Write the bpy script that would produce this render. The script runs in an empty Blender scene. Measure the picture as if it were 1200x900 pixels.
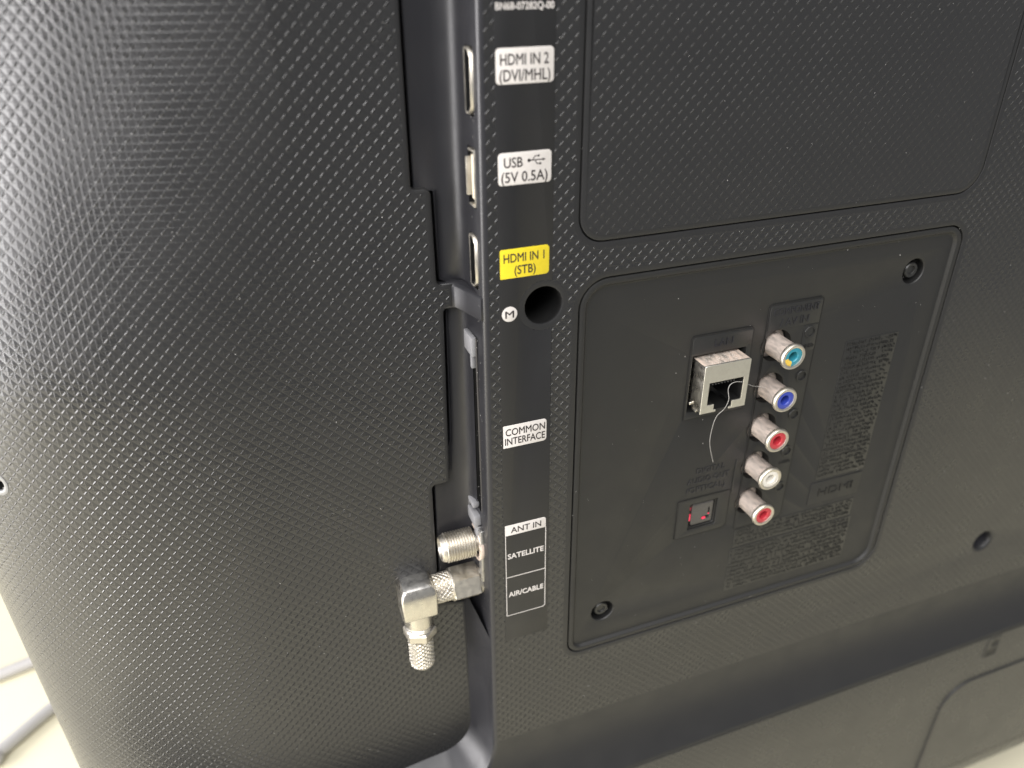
import bpy, bmesh, math, random
from mathutils import Vector, Matrix
from mathutils.geometry import tessellate_polygon
random.seed(7)
S = bpy.context.scene
COL = S.collection
MM = 0.001
PI = math.pi

# ------------------------------------------------------------------ camera
cam_d = bpy.data.cameras.new('camera')
cam = bpy.data.objects.new('camera', cam_d)
COL.objects.link(cam)
S.camera = cam
cam_d.sensor_width = 36
cam_d.lens = 888 / 1200 * 36
cam_d.clip_start = 0.005
cam_d.clip_end = 50
rx = Vector((0.93886133, -0.34410504, -0.01145087))      # camera right, in the television's axes
dn = Vector((-0.17645266, -0.45234466, -0.87421323))     # camera down
fw = Vector((0.29564144, 0.82278553, -0.48540716))       # camera forward
M3 = Matrix((rx, -dn, -fw)).transposed()
cam.matrix_world = Matrix.Translation(Vector((-51.956, -165.0, 95.863)) * MM) @ M3.to_4x4()
cam_d.dof.use_dof = True
cam_d.dof.focus_distance = 0.212
cam_d.dof.aperture_fstop = 10.0

# ------------------------------------------------------------------ world, lamps, exposure
W = bpy.data.worlds.new('World')
S.world = W
W.use_nodes = True
W.node_tree.nodes['Background'].inputs[0].default_value = (0.36, 0.365, 0.38, 1)
W.node_tree.nodes['Background'].inputs[1].default_value = 0.86
S.view_settings.view_transform = 'Standard'
S.view_settings.look = 'None'
S.view_settings.exposure = 0.0
S.view_settings.gamma = 1.0


def area(name, loc, target, sx, sy, power, col):
    d = bpy.data.lights.new(name, 'AREA')
    d.shape = 'RECTANGLE'
    d.size, d.size_y, d.energy, d.color = sx, sy, power, col
    o = bpy.data.objects.new(name, d)
    COL.objects.link(o)
    o.location = loc
    v = Vector(target) - Vector(loc)
    o.rotation_euler = v.to_track_quat('-Z', 'Y').to_euler()
    return o


area('window_light', (-0.92, 0.04, 0.0), (-0.1, 0, -0.05), 0.56, 0.62, 17, (1.0, 0.97, 0.97))
area('front_left_light', (-0.80, -0.80, 0.78), (-0.05, 0, -0.05), 0.70, 0.50, 14, (1.0, 0.98, 0.98))  # second lamp, added so the dashes of the grain catch a highlight
area('ceiling_light', (-0.15, -0.85, 1.55), (-0.05, -0.15, -0.3), 1.2, 1.2, 28, (1.0, 0.98, 0.96))


# ------------------------------------------------------------------ material helpers
class NT:
    def __init__(s, name):
        s.m = bpy.data.materials.new(name)
        s.m.use_nodes = True
        s.t = s.m.node_tree
        s.b = s.t.nodes['Principled BSDF']

    def n(s, typ, **kw):
        x = s.t.nodes.new(typ)
        for k, v in kw.items():
            setattr(x, k, v)
        return x

    def math(s, op, a, b=None, c=None, clamp=False):
        x = s.n('ShaderNodeMath', operation=op)
        x.use_clamp = clamp
        for i, v in enumerate((a, b, c)):
            if v is None:
                continue
            if isinstance(v, (int, float)):
                x.inputs[i].default_value = v
            else:
                s.t.links.new(v, x.inputs[i])
        return x.outputs[0]

    def link(s, a, b):
        s.t.links.new(a, b)

    def noise(s, scale, detail=2.0, rough=0.5, vec=None):
        x = s.n('ShaderNodeTexNoise')
        x.inputs['Scale'].default_value = scale
        x.inputs['Detail'].default_value = detail
        x.inputs['Roughness'].default_value = rough
        if vec is None:
            vec = s.n('ShaderNodeTexCoord').outputs['Object']
        s.link(vec, x.inputs['Vector'])
        return x.outputs[0]

    def maprange(s, v, a, b, c, d):
        x = s.n('ShaderNodeMapRange')
        s.link(v, x.inputs[0])
        for i, q in enumerate((a, b, c, d)):
            x.inputs[i + 1].default_value = q
        return x.outputs[0]

    def bump(s, h, dist, strength=1.0, normal=None):
        x = s.n('ShaderNodeBump')
        x.inputs['Distance'].default_value = dist
        x.inputs['Strength'].default_value = strength
        s.link(h, x.inputs['Height'])
        if normal is not None:
            s.link(normal, x.inputs['Normal'])
        return x.outputs[0]


def plastic(name, col, rough, grain=0.012, var=0.06, wave=0.0):
    q = NT(name)
    b = q.b
    b.inputs['Base Color'].default_value = (*col, 1)
    n1 = q.noise(90, 4, 0.6)
    q.link(q.maprange(n1, 0.3, 0.7, rough - var, rough + var), b.inputs['Roughness'])
    n2 = q.noise(2600, 2, 0.5)
    nn = q.bump(n2, grain * MM)
    q.link(nn, b.inputs['Normal'])
    return q.m


def textured_plastic(name, col, rough, amp):
    """moulded diamond grain: low pyramids with raised dashes on one family of edges (UV is in mm)"""
    q = NT(name)
    b = q.b
    b.inputs['Base Color'].default_value = (*col, 1)
    uv = q.n('ShaderNodeUVMap', uv_map='mm').outputs[0]
    sx = q.n('ShaderNodeSeparateXYZ')
    q.link(uv, sx.inputs[0])
    u, v = sx.outputs[0], sx.outputs[1]
    P = 3.25
    a = q.math('DIVIDE', q.math('ADD', u, v), P)
    c = q.math('DIVIDE', q.math('SUBTRACT', u, v), P)
    da = q.math('PINGPONG', a, 0.5)
    dc = q.math('PINGPONG', c, 0.5)
    pyr = q.math('MINIMUM', da, dc)
    pyr = q.math('MINIMUM', pyr, 0.47)

    def sstep(v, e0, e1, o0, o1):
        x = q.n('ShaderNodeMapRange', interpolation_type='SMOOTHSTEP')
        q.link(v, x.inputs[0])
        for i, k in enumerate((e0, e1, o0, o1)):
            x.inputs[i + 1].default_value = k
        return x.outputs[0]
    # raised dash on the edges c = integer, middle part of each edge
    dash = q.math('MULTIPLY', sstep(dc, 0.0, 0.115, 1.0, 0.0), sstep(da, 0.15, 0.29, 0.0, 1.0))
    groove = sstep(da, 0.0, 0.10, -0.016, 0.0)
    crease = sstep(q.math('ABSOLUTE', q.math('SUBTRACT', da, dc)), 0.0, 0.07, 0.022, 0.0)
    h = q.math('ADD', q.math('ADD', q.math('MULTIPLY', pyr, 0.10), q.math('MULTIPLY', dash, 0.18)), q.math('ADD', groove, crease))
    wear = q.noise(40, 4, 0.6)
    h = q.math('MULTIPLY', h, q.maprange(wear, 0.3, 0.7, 0.82, 1.12))
    n2 = q.noise(2600, 2, 0.5)
    nb = q.bump(n2, 0.010 * MM)
    q.link(q.bump(h, amp * MM, 1.0, nb), b.inputs['Normal'])
    b.inputs['Specular IOR Level'].default_value = 0.65
    n1 = q.noise(60, 4, 0.6)
    q.link(q.maprange(n1, 0.3, 0.7, rough - 0.05, rough + 0.05), b.inputs['Roughness'])
    return q.m


def metal(name, col, rough, grime=0.0, gcol=(0.35, 0.28, 0.25), scale=700):
    q = NT(name)
    b = q.b
    b.inputs['Metallic'].default_value = 1.0
    n1 = q.noise(scale, 4, 0.65)
    mx = q.n('ShaderNodeMix', data_type='RGBA')
    q.link(q.maprange(n1, 0.48, 0.68, 0.0, grime), mx.inputs[0])
    mx.inputs[6].default_value = (*col, 1)
    mx.inputs[7].default_value = (*gcol, 1)
    q.link(mx.outputs[2], b.inputs['Base Color'])
    n2 = q.noise(scale * 1.7, 3, 0.6)
    q.link(q.maprange(n2, 0.3, 0.7, rough - 0.07, rough + 0.12), b.inputs['Roughness'])
    q.link(q.bump(n2, 0.006 * MM), b.inputs['Normal'])
    return q.m


def dusty(name, col, dust, amount, rough=0.6):
    q = NT(name)
    b = q.b
    tc = q.n('ShaderNodeTexCoord').outputs['Object']
    mp = q.n('ShaderNodeMapping')
    mp.inputs['Scale'].default_value = (1.0, 0.35, 1.0)
    q.link(tc, mp.inputs['Vector'])
    n1 = q.noise(650, 4, 0.55, mp.outputs[0])
    mx = q.n('ShaderNodeMix', data_type='RGBA')
    f = q.maprange(n1, 0.30, 0.62, 0.15, amount)
    q.link(f, mx.inputs[0])
    mx.inputs[6].default_value = (*col, 1)
    mx.inputs[7].default_value = (*dust, 1)
    q.link(mx.outputs[2], b.inputs['Base Color'])
    q.link(q.math('SUBTRACT', 1.0, f), b.inputs['Metallic'])
    q.link(q.maprange(n1, 0.3, 0.65, rough - 0.3, rough), b.inputs['Roughness'])
    q.link(q.bump(n1, 0.03 * MM), b.inputs['Normal'])
    return q.m


def plain(name, col, rough=0.5, spec=0.5, emit=None, es=0.0):
    q = NT(name)
    b = q.b
    n1 = q.noise(900, 3, 0.6)
    mx = q.n('ShaderNodeMix', data_type='RGBA')
    q.link(q.maprange(n1, 0.35, 0.7, 0.0, 0.35), mx.inputs[0])
    mx.inputs[6].default_value = (*col, 1)
    mx.inputs[7].default_value = (col[0] * 0.82, col[1] * 0.80, col[2] * 0.78, 1)
    q.link(mx.outputs[2], b.inputs['Base Color'])
    b.inputs['Roughness'].default_value = rough
    b.inputs['Specular IOR Level'].default_value = spec
    if emit:
        b.inputs['Emission Color'].default_value = (*emit, 1)
        b.inputs['Emission Strength'].default_value = es
    return q.m


BLK = (0.020, 0.020, 0.0205)
M = dict(
    tex=textured_plastic('grained_black_plastic', BLK, 0.29, 1.0),
    texdoor=textured_plastic('worn_grained_black_plastic', BLK, 0.36, 0.7),
    smooth=plastic('satin_black_plastic', BLK, 0.42),
    gloss=plastic('semi_gloss_black_plastic', (0.020, 0.020, 0.023), 0.36, 0.004),
    strip=plastic('black_label_film', (0.015, 0.015, 0.016), 0.46, 0.004),
    plate=plastic('matt_black_plastic', (0.017, 0.017, 0.0165), 0.50, 0.008),
    dark=plastic('deep_black_plastic_and_shade', (0.008, 0.008, 0.008), 0.5),  # also colours in the shade inside the HDMI shells and cover hole
    darkslab=plastic('dark_moulded_plastic', (0.020, 0.020, 0.019), 0.36, 0.02),
    nickel=metal('nickel_plate', (0.66, 0.63, 0.57), 0.28, 0.18, scale=260),
    pale_nickel=metal('pale_nickel_plate', (0.70, 0.66, 0.58), 0.42, 0.15, scale=300),
    dull=metal('dull_cast_metal', (0.50, 0.49, 0.47), 0.42, 0.6, (0.16, 0.16, 0.16), 500),
    tin=metal('tinned_steel', (0.74, 0.72, 0.65), 0.36, 0.12),
    dusty=dusty('dusty_nickel', (0.62, 0.57, 0.52), (0.52, 0.42, 0.36), 0.75),
    dusttop=dusty('dust_covered_tin', (0.66, 0.62, 0.55), (0.66, 0.52, 0.43), 0.95),
    white_print=plain('white_label_print', (0.70, 0.665, 0.635), 0.45),
    yellow_print=plain('yellow_label_print', (0.78, 0.62, 0.025), 0.45),
    black_print=plain('black_print', (0.03, 0.025, 0.025), 0.5),
    white_plastic=plain('grey_white_plastic', (0.25, 0.25, 0.26), 0.45),
    ivory=plain('ivory_plastic', (0.78, 0.70, 0.56), 0.5),
    cyan=plain('teal_plastic', (0.03, 0.25, 0.33), 0.35),
    yellow=plain('yellow_plastic', (0.80, 0.55, 0.08), 0.35),
    blue=plain('blue_plastic', (0.035, 0.06, 0.38), 0.35),
    red=plain('red_plastic', (0.50, 0.035, 0.05), 0.35),
    white=plain('white_plastic', (0.78, 0.75, 0.68), 0.4),
    shutter=plastic('grey_shutter_plastic', (0.07, 0.066, 0.062), 0.30),
    redled=plain('lit_red_lens', (0.5, 0.02, 0.04), 0.3, 0.5, (1.0, 0.05, 0.12), 0.9),
    dust=plain('dust', (0.75, 0.73, 0.70), 0.9, 0.2),
    rim=plain('highlight_grey_rim', (0.20, 0.20, 0.20), 0.35),  # lighter grey puts the lit edge of the screw hole into the colour
    hair=plain('grey_fibre', (0.42, 0.41, 0.39), 0.5),
    cable=plain('grey_cable_sheath', (0.46, 0.45, 0.44), 0.5),
)


# ------------------------------------------------------------------ mesh helpers (all in mm)
class MB:
    def __init__(s):
        s.v, s.f, s.m, s.uv = [], [], [], {}

    def add(s, pts):
        i = len(s.v)
        s.v.extend([tuple(p) for p in pts])
        return list(range(i, i + len(pts)))

    def face(s, idx, m=0):
        s.f.append(tuple(idx))
        s.m.append(m)

    def grid(s, rows, m=0, close=False, mfun=None, flip=False):
        ids = [s.add(r) for r in rows]
        n = len(rows[0])
        for i in range(len(rows) - 1):
            for j in range(n if close else n - 1):
                k = (j + 1) % n
                q = (ids[i][j], ids[i][k], ids[i + 1][k], ids[i + 1][j])
                if flip:
                    q = q[::-1]
                s.face(q, mfun(i, j) if mfun else m)
        return ids

    def build(s, name, mats, parent=None, angle=35, uvf=None, recalc=False):
        me = bpy.data.meshes.new(name)
        me.from_pydata([(x * MM, y * MM, z * MM) for x, y, z in s.v], [], s.f)
        if not isinstance(mats, (list, tuple)):
            mats = [mats]
        for m in mats:
            me.materials.append(M[m])
        for p, mi in zip(me.polygons, s.m):
            p.material_index = mi
        if recalc:
            bm = bmesh.new()
            bm.from_mesh(me)
            bmesh.ops.remove_doubles(bm, verts=bm.verts, dist=1e-7)
            bmesh.ops.recalc_face_normals(bm, faces=bm.faces)
            bm.to_mesh(me)
            bm.free()
        if uvf:
            ul = me.uv_layers.new(name='mm')
            for lp in me.loops:
                vi = lp.vertex_index
                ul.data[lp.index].uv = s.uv[vi] if vi in s.uv else uvf(s.v[vi])
        me.polygons.foreach_set('use_smooth', [True] * len(me.polygons))
        me.set_sharp_from_angle(angle=math.radians(angle))
        me.update()
        o = bpy.data.objects.new(name, me)
        COL.objects.link(o)
        if parent:
            o.parent = parent
        return o


XZ = lambda v: (v[0], v[2])


def rrect(x0, x1, z0, z1, r, n=6):
    """counter-clockwise seen from the viewer (x right, z up); r = one radius or (bl, br, tr, tl)"""
    rs = r if isinstance(r, (list, tuple)) else (r,) * 4
    out = []
    for (cx, cz, a0), q in zip(((x0, z0, 180), (x1, z0, 270), (x1, z1, 0), (x0, z1, 90)), rs):
        q = max(q, 1e-4)
        ox = cx + q if cx == x0 else cx - q
        oz = cz + q if cz == z0 else cz - q
        k = n if q > 0.01 else 0
        for i in range(k + 1):
            a = math.radians(a0 + 90 * (i / k if k else 0.5))
            rr = q
            out.append((ox + rr * math.cos(a), oz + rr * math.sin(a)))
    return out


def circle(x, z, r, n=32):
    return [(x + r * math.cos(2 * PI * i / n), z + r * math.sin(2 * PI * i / n)) for i in range(n)]


def sarea(p):
    return sum(p[i][0] * p[(i + 1) % len(p)][1] - p[(i + 1) % len(p)][0] * p[i][1] for i in range(len(p))) / 2


def inset(p, d):
    n = len(p)
    out = []
    for i in range(n):
        a, b, c = Vector(p[i - 1]), Vector(p[i]), Vector(p[(i + 1) % n])
        e1, e2 = (b - a), (c - b)
        if e1.length < 1e-9 or e2.length < 1e-9:
            e1 = e2 = (c - a)
        e1.normalize()
        e2.normalize()
        n1, n2 = Vector((-e1.y, e1.x)), Vector((-e2.y, e2.x))
        m = n1 + n2
        if m.length < 1e-6:
            m = n1
        m.normalize()
        k = d / max(0.5, m.dot(n1))
        out.append((b.x + m.x * k, b.y + m.y * k))
    return out


def plate(mb, loops, fm=0):
    """loops[0] outer, rest holes; each (pts, profile) with profile = [(inset, y, material-of-strip-to-next)]"""
    last, flat, ids = [], [], []
    for k, (pts, prof) in enumerate(loops):
        ccw = sarea(pts) > 0
        if (k == 0) != ccw:
            pts = pts[::-1]
        rings = []
        for (d, y, mm) in prof:
            q = inset(pts, d) if abs(d) > 1e-9 else pts
            rings.append([(x, y, z) for x, z in q])
        rid = [mb.add(r) for r in rings]
        n = len(pts)
        for i in range(len(rings) - 1):
            for j in range(n):
                jj = (j + 1) % n
                mb.face((rid[i][j], rid[i][jj], rid[i + 1][jj], rid[i + 1][j]), prof[i][2])
        last.append([Vector((x, z, 0)) for x, y, z in rings[-1]])
        ids.extend(rid[-1])
        flat.extend(last[-1])
    for t in tessellate_polygon(last):
        a, b, c = (flat[i] for i in t)
        cr = (b - a).cross(c - a).z
        if abs(cr) < 1e-10:
            continue
        # facing the viewer (-y): x->z order counter-clockwise seen from -y
        t = t if cr > 0 else t[::-1]
        mb.face([ids[i] for i in t], fm)


def slab(name, loop, y, mats, parent, thick=0.3, bev=0.1, holes=(), uv=False, angle=35):
    mb = MB()
    pr = lambda: [(0, y + thick, 0), (0, y + bev, 0), (bev * 0.35, y + bev * 0.3, 0), (bev, y, 0)]
    plate(mb, [(loop, pr())] + [(h, pr()) for h in holes])
    return mb.build(name, mats, parent, angle, XZ if uv else None)


def frame_axes(d):
    d = Vector(d).normalized()
    up = Vector((0, 0, 1)) if abs(d.z) < 0.9 else Vector((1, 0, 0))
    u = d.cross(up).normalized()
    return d, u, u.cross(d)


def lathe(mb, prof, o, d, seg=32, m=0, mf=None, rf=None):
    """prof = [(radius, distance along d)]"""
    d, u, w = frame_axes(d)
    o = Vector(o)
    rows = []
    for r, h in prof:
        row = []
        for j in range(seg):
            a = 2 * PI * j / seg
            q = rf(a, h, r) if rf else r
            row.append(o + d * h + (u * math.cos(a) + w * math.sin(a)) * q)
        rows.append(row)
    mb.grid(rows, m, True, (lambda i, j: mf(i, j)) if mf else None)


def prism(mb, poly, o, d, h, bev=0.0, m=0, rot=0.0):
    """regular or free polygon [(u, w)] extruded along d"""
    d, u, w = frame_axes(d)
    o = Vector(o)
    P = lambda pts, k: [o + d * k + u * a + w * b for a, b in pts]
    if sarea(poly) < 0:
        poly = poly[::-1]
    ins = inset(poly, bev) if bev else poly
    rows = [P(ins, 0), P(poly, bev), P(poly, h - bev), P(ins, h)] if bev else [P(poly, 0), P(poly, h)]
    ids = mb.grid(rows, m, True)
    mb.face(ids[0][::-1], m)
    mb.face(ids[-1], m)


def box(mb, x0, x1, y0, y1, z0, z1, bev=0.0, m=0):
    bm = bmesh.new()
    bmesh.ops.create_cube(bm, size=1)
    for v in bm.verts:
        v.co = Vector(((x0 + x1) / 2 + v.co.x * (x1 - x0), (y0 + y1) / 2 + v.co.y * (y1 - y0), (z0 + z1) / 2 + v.co.z * (z1 - z0)))
    if bev:
        bmesh.ops.bevel(bm, geom=list(bm.edges), offset=bev, segments=2, affect='EDGES', profile=0.5)
    bm.verts.index_update()
    i = mb.add([v.co for v in bm.verts])
    for f in bm.faces:
        mb.face([i[v.index] for v in f.verts], m)
    bm.free()


def tube(mb, path, r, seg=10, m=0, taper=None):
    pts = [Vector(p) for p in path]
    rows = []
    prev = None
    for i, p in enumerate(pts):
        t = (pts[min(i + 1, len(pts) - 1)] - pts[max(i - 1, 0)]).normalized()
        if prev is None:
            _, u, w = frame_axes(t)
        else:
            u = (prev - t * prev.dot(t)).normalized()
            w = t.cross(u)
        prev = u
        q = r * (taper(i / (len(pts) - 1)) if taper else 1)
        rows.append([p + (u * math.cos(2 * PI * k / seg) + t.cross(u) * math.sin(2 * PI * k / seg)) * q for k in range(seg)])
    ids = mb.grid(rows, m, True)
    mb.face(ids[0][::-1], m)
    mb.face(ids[-1], m)


def smooth_path(pts, n=8):
    out = []
    P = [Vector(p) for p in pts]
    for i in range(len(P) - 1):
        a, b, c, d = P[max(i - 1, 0)], P[i], P[i + 1], P[min(i + 2, len(P) - 1)]
        for k in range(n):
            t = k / n
            out.append(0.5 * ((2 * b) + (c - a) * t + (2 * a - 5 * b + 4 * c - d) * t * t + (3 * b - a - 3 * c + d) * t ** 3))
    out.append(P[-1])
    return out


def text(body, x0, x1, zc, h, y, mat, parent, name='lettering', ext=0.03, bold=0.0, heavy=0.0):
    """flat or raised lettering on a face of constant y, fitted between x0 and x1, capital height h"""
    cu = bpy.data.curves.new(name, 'FONT')
    cu.body = body
    cu.size = 1
    cu.offset = bold
    cu.resolution_u = 3
    ob = bpy.data.objects.new(name, cu)
    COL.objects.link(ob)
    dg = bpy.context.evaluated_depsgraph_get()
    me0 = bpy.data.meshes.new_from_object(ob.evaluated_get(dg))
    vs = [v.co.copy() for v in me0.vertices]
    fs = [tuple(p.vertices) for p in me0.polygons]
    bpy.data.objects.remove(ob)
    bpy.data.curves.remove(cu)
    bpy.data.meshes.remove(me0)
    cap = 0.729
    xa, xb = min(v.x for v in vs), max(v.x for v in vs)
    k = (x1 - x0) / (xb - xa)
    kz = h / cap
    mb = MB()
    if heavy:
        x0, x1 = x0 + heavy, x1 - heavy
        k = (x1 - x0) / (xb - xa)
    for n_, (dx_, dz_) in enumerate(((0, 0), (heavy, 0), (-heavy, 0), (0, heavy), (0, -heavy)) if heavy else ((0, 0),)):
        _glyphs(mb, [(x0 + (v.x - xa) * k + dx_, (v.y - cap / 2) * kz + zc + dz_) for v in vs], fs, y, ext + 0.004 * n_)
    return mb.build(name, mat, parent, 30)


def _glyphs(mb, P, fs, y, ext):
    i = mb.add([(a, y - ext, b) for a, b in P])
    for f in fs:
        a, b, c = (Vector(P[f[q]]) for q in range(3))
        ff = f if (b - a).cross(c - a) > 0 else f[::-1]
        mb.face([i[q] for q in ff])
    # side walls of the raised letters
    cnt = {}
    for f in fs:
        for q in range(len(f)):
            e = (f[q], f[(q + 1) % len(f)])
            cnt[tuple(sorted(e))] = cnt.get(tuple(sorted(e)), 0) + 1
    j = mb.add([(a, y + 0.01, b) for a, b in P])
    for f in fs:
        for q in range(len(f)):
            e = (f[q], f[(q + 1) % len(f)])
            if cnt[tuple(sorted(e))] == 1:
                mb.face((i[e[0]], i[e[1]], j[e[1]], j[e[0]]))


def empty(name, loc, parent=None):
    o = bpy.data.objects.new(name, None)
    o.empty_display_size = 0.01
    COL.objects.link(o)
    o.location = Vector(loc) * MM
    if parent:
        o.parent = parent
    return o


def tag(o, label=None, cat=None, group=None, kind=None):
    if label: o['label'] = label
    if cat: o['category'] = cat
    if group: o['group'] = group
    if kind: o['kind'] = kind
    return o


# ------------------------------------------------------------------ setting: pale floor
mb = MB()
FZ = -330
mb.face(mb.add([(-4000, -430, FZ), (4000, -430, FZ), (4000, 4000, FZ), (-4000, 4000, FZ)]))
q = NT('pale_floor')
n1 = q.noise(6, 5, 0.6)
mx = q.n('ShaderNodeMix', data_type='RGBA')
q.link(q.maprange(n1, 0.35, 0.65, 0, 1), mx.inputs[0])
mx.inputs[6].default_value = (0.76, 0.715, 0.54, 1)
mx.inputs[7].default_value = (0.71, 0.665, 0.495, 1)
q.link(mx.outputs[2], q.b.inputs['Base Color'])
q.b.inputs['Roughness'].default_value = 0.55
M['floor'] = q.m
tag(mb.build('floor', 'floor'), kind='structure')

# ------------------------------------------------------------------ the television
tv = empty('television', (0, 0, 0))
tag(tv, 'back of a black flat television with grained plastic cover and connector sockets', 'television')

xe = lambda z: -0.15 + 0.0085 * z            # edge between the back cover and the port wall
ZB = -145.0
X1, ZT, ZL = 345.0, 205.0, -172.5
FLEDGE = -9.0


def flare(z):
    t = min(1, max(0, (-148 - z) / 24.5))
    return FLEDGE * t ** 2.0


# edge path O with direction m into the cover's material, and inner foot I of the drafted wall
path = []
for z in (ZT, 150, 100, 60, 20, -20, -60, -95, -120, ZB):
    path.append((Vector((xe(z), z)), Vector((1, 0)), Vector((xe(z) - 5.2, z))))
ox = xe(ZB)
for i in range(1, 13):
    a = math.radians(-90 * i / 12)
    m = Vector((math.cos(a), math.sin(a)))
    path.append((Vector((ox - 22, ZB)) + m * 22, m, Vector((ox - 5.2 - 12, ZB)) + m * 12 + Vector((0, -0.6 * i / 12))))
path.append((Vector((-40, -168.0)), Vector((0, -1)), Vector((-34, -159.6))))
path.append((Vector((-180, -174)), Vector((0, -1)), Vector((-180, -166))))
RE = 1.5                                     # rounding of that edge

# back cover, flat field
mb = MB()
plate_loop = rrect(26.0, 156.2, -111.7, 24.75, (5.5, 9, 6.5, 8.5), 8)
door_loop = rrect(25.3, 156.3, 34.3, ZT + 30, (7, 8, 1, 1), 8)
door_loop = [(x, min(z, ZT - 0.001)) for x, z in door_loop]
hole_c, hole_r = (16.2, 19.6), 5.15
left = [(p[0].x + RE, p[0].y) for p in path[:10]]
outer = [(x, z) for x, z in left] + [(X1, ZB), (X1, ZT)]
mar = 1.3
hp = lambda g=1.3: [(0, 6, 1), (0, 0.25, 1), (0.08, 0.07, 1), (0.25, 0, 1), (g, 0, 1)]
# the door reaches out of the frame at the top: end it just inside the cover's top edge
door_cut = rrect(25.3, 156.3, 34.3, ZT - 6, (7, 8, 1, 1), 8)
plate(mb, [(outer, [(0, 0, 0), (1e-6, 0, 0)]),
           (plate_loop, hp(1.8)), (door_cut, hp(1.5)),
           (circle(*hole_c, hole_r, 40), hp(1.6)),
           (circle(217.9, -119.9, 4.3, 32), [(0, 6, 1), (0, 1.6, 1), (0.4, 0.5, 1), (1.0, 0.1, 1), (1.5, 0, 1)])])
mb.build('back_cover', ['tex', 'smooth'], tv, 30, XZ)

# back cover, lower field that flares out to a ledge
cols = [(p[0] + p[1] * RE) for p in reversed(path[9:])] + [Vector((x, ZB)) for x in (5, 15, 30, 60, 100, 150, 200, 250, 300, X1)]
mb = MB()
rows = []
for c in cols:
    n = 24
    row = []
    for i in range(n + 1):
        z = c.y + (ZL - c.y) * (i / n)
        row.append((c.x, flare(z), z))
    row += [(c.x, FLEDGE + 0.05, ZL - 0.25), (c.x, FLEDGE + 0.6, ZL - 0.5), (c.x, FLEDGE + 3, ZL - 0.5)]
    rows.append(row)
mb.grid(rows, 0, flip=False)
mb.build('ledge', ['smooth'], tv, 50, XZ)

# lower cover below the ledge, with a raised pad and a keyhole slot
mb = MB()
sec = [(FLEDGE + 4, ZL - 1.0), (FLEDGE + 0.5, ZL - 1.0), (FLEDGE + 0.12, ZL - 1.15), (FLEDGE, ZL - 1.6)]
sec += [(FLEDGE, z) for z in (-200, -230, -272)]
for i in range(1, 11):
    a = math.radians(9 * i)
    sec.append((FLEDGE + 44 - 44 * math.cos(a), -272 - 44 * math.sin(a)))
sec.append((60, -316))
xs = [-180, -60, 0, 60, 120, 180, 240, 300, X1]
slot = rrect(236.2, 242.2, -188.6, -183.4, 0.6, 3)
mb.grid([[(x, y, z) for y, z in sec] for x in xs], 0, mfun=lambda i, j: 1 if j < 3 else 0)
mb.build('lower_cover', ['tex', 'smooth'], tv, 40, XZ)
mb = MB()
sec = [(FLEDGE - 0.0, -203.5), (FLEDGE - 0.45, -203.8), (FLEDGE - 0.6, -204.4)]
pad = rrect(216.2, X1 - 1, -271, -200.3, (0.5, 0.5, 3, 16), 8)
plate(mb, [(pad, [(0, FLEDGE + 0.1, 1), (0.2, FLEDGE - 0.35, 1), (0.5, FLEDGE - 0.6, 1), (1.0, FLEDGE - 0.65, 0)])])
mb.build('raised_pad', ['tex', 'smooth'], tv, 40, XZ)
mb = MB()
plate(mb, [(rrect(232.6, 241.0, -187.6, -174.8, 0.8, 3), [(0, FLEDGE + 0.05, 0), (0.2, FLEDGE - 0.25, 0), (0.5, FLEDGE - 0.3, 0)]),
           (rrect(233.8, 239.8, -186.4, -182.2, 0.5, 3), [(0, FLEDGE + 1.5, 0), (0, FLEDGE - 0.15, 0), (0.2, FLEDGE - 0.3, 0)]),
           (rrect(235.0, 239.2, -180.2, -176.6, 1.8, 5), [(0, FLEDGE + 1.5, 0), (0, FLEDGE - 0.15, 0), (0.2, FLEDGE - 0.3, 0)])])
box(mb, 233.2, 240.4, FLEDGE - 0.05, FLEDGE + 0.0, -187.0, -176.0, 0, 1)
mb.build('latch_slot', ['smooth', 'dark'], tv, 40)

# removable access panel, upper right
mb = MB()
lp = inset(door_cut, 0.34)
plate(mb, [(lp, [(0, 5, 1), (0, 0.3, 1), (0.1, 0.1, 1), (0.3, 0, 1), (1.6, 0, 1)])])
mb.build('access_panel', ['texdoor', 'smooth'], tv, 30, XZ)


def cup(x, z, r, depth, y, parent, name='hole_lining', mat='dark', n=40):
    mb = MB()
    lathe(mb, [(r, 0), (r * 0.99, 0.5), (r * 0.96, depth), (0.01, depth)], (x, y, z), (0, 1, 0), n)
    return mb.build(name, mat, parent, 40)


cup(*hole_c, hole_r, 30, 0.6, tv, mat='dark')  # near-black lining stands in for the shade deep in this hole
cup(217.9, -119.9, 4.25, 9, 1.7, tv, mat='gloss')

mb = MB()
box(mb, -118, X1 - 2, 34, 62, -280, ZT - 2, 3)
box(mb, -30, 3, 20, 34, -150, ZT - 3)
mb.build('inner_body', 'dark', tv, 40)

# ------------------------------------------------------------------ port wall and gutters
PY = 12.0                                    # level of the side panel


def xb(z):                                   # right-hand cut edge of the side panel
    if z > 48.2: return -12.7 + (z - 89) * 0.012
    if z > 24.6: return -8.35
    if z > -37: return -6.9 - (17 - z) * 0.024
    return -13.5 - (-40 - z) * 0.02


edge_prof = lambda: [(RE * (1 - math.sin(t)), RE * (1 - math.cos(t))) for t in [PI / 2 * i / 5 for i in range(6)]]


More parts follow.
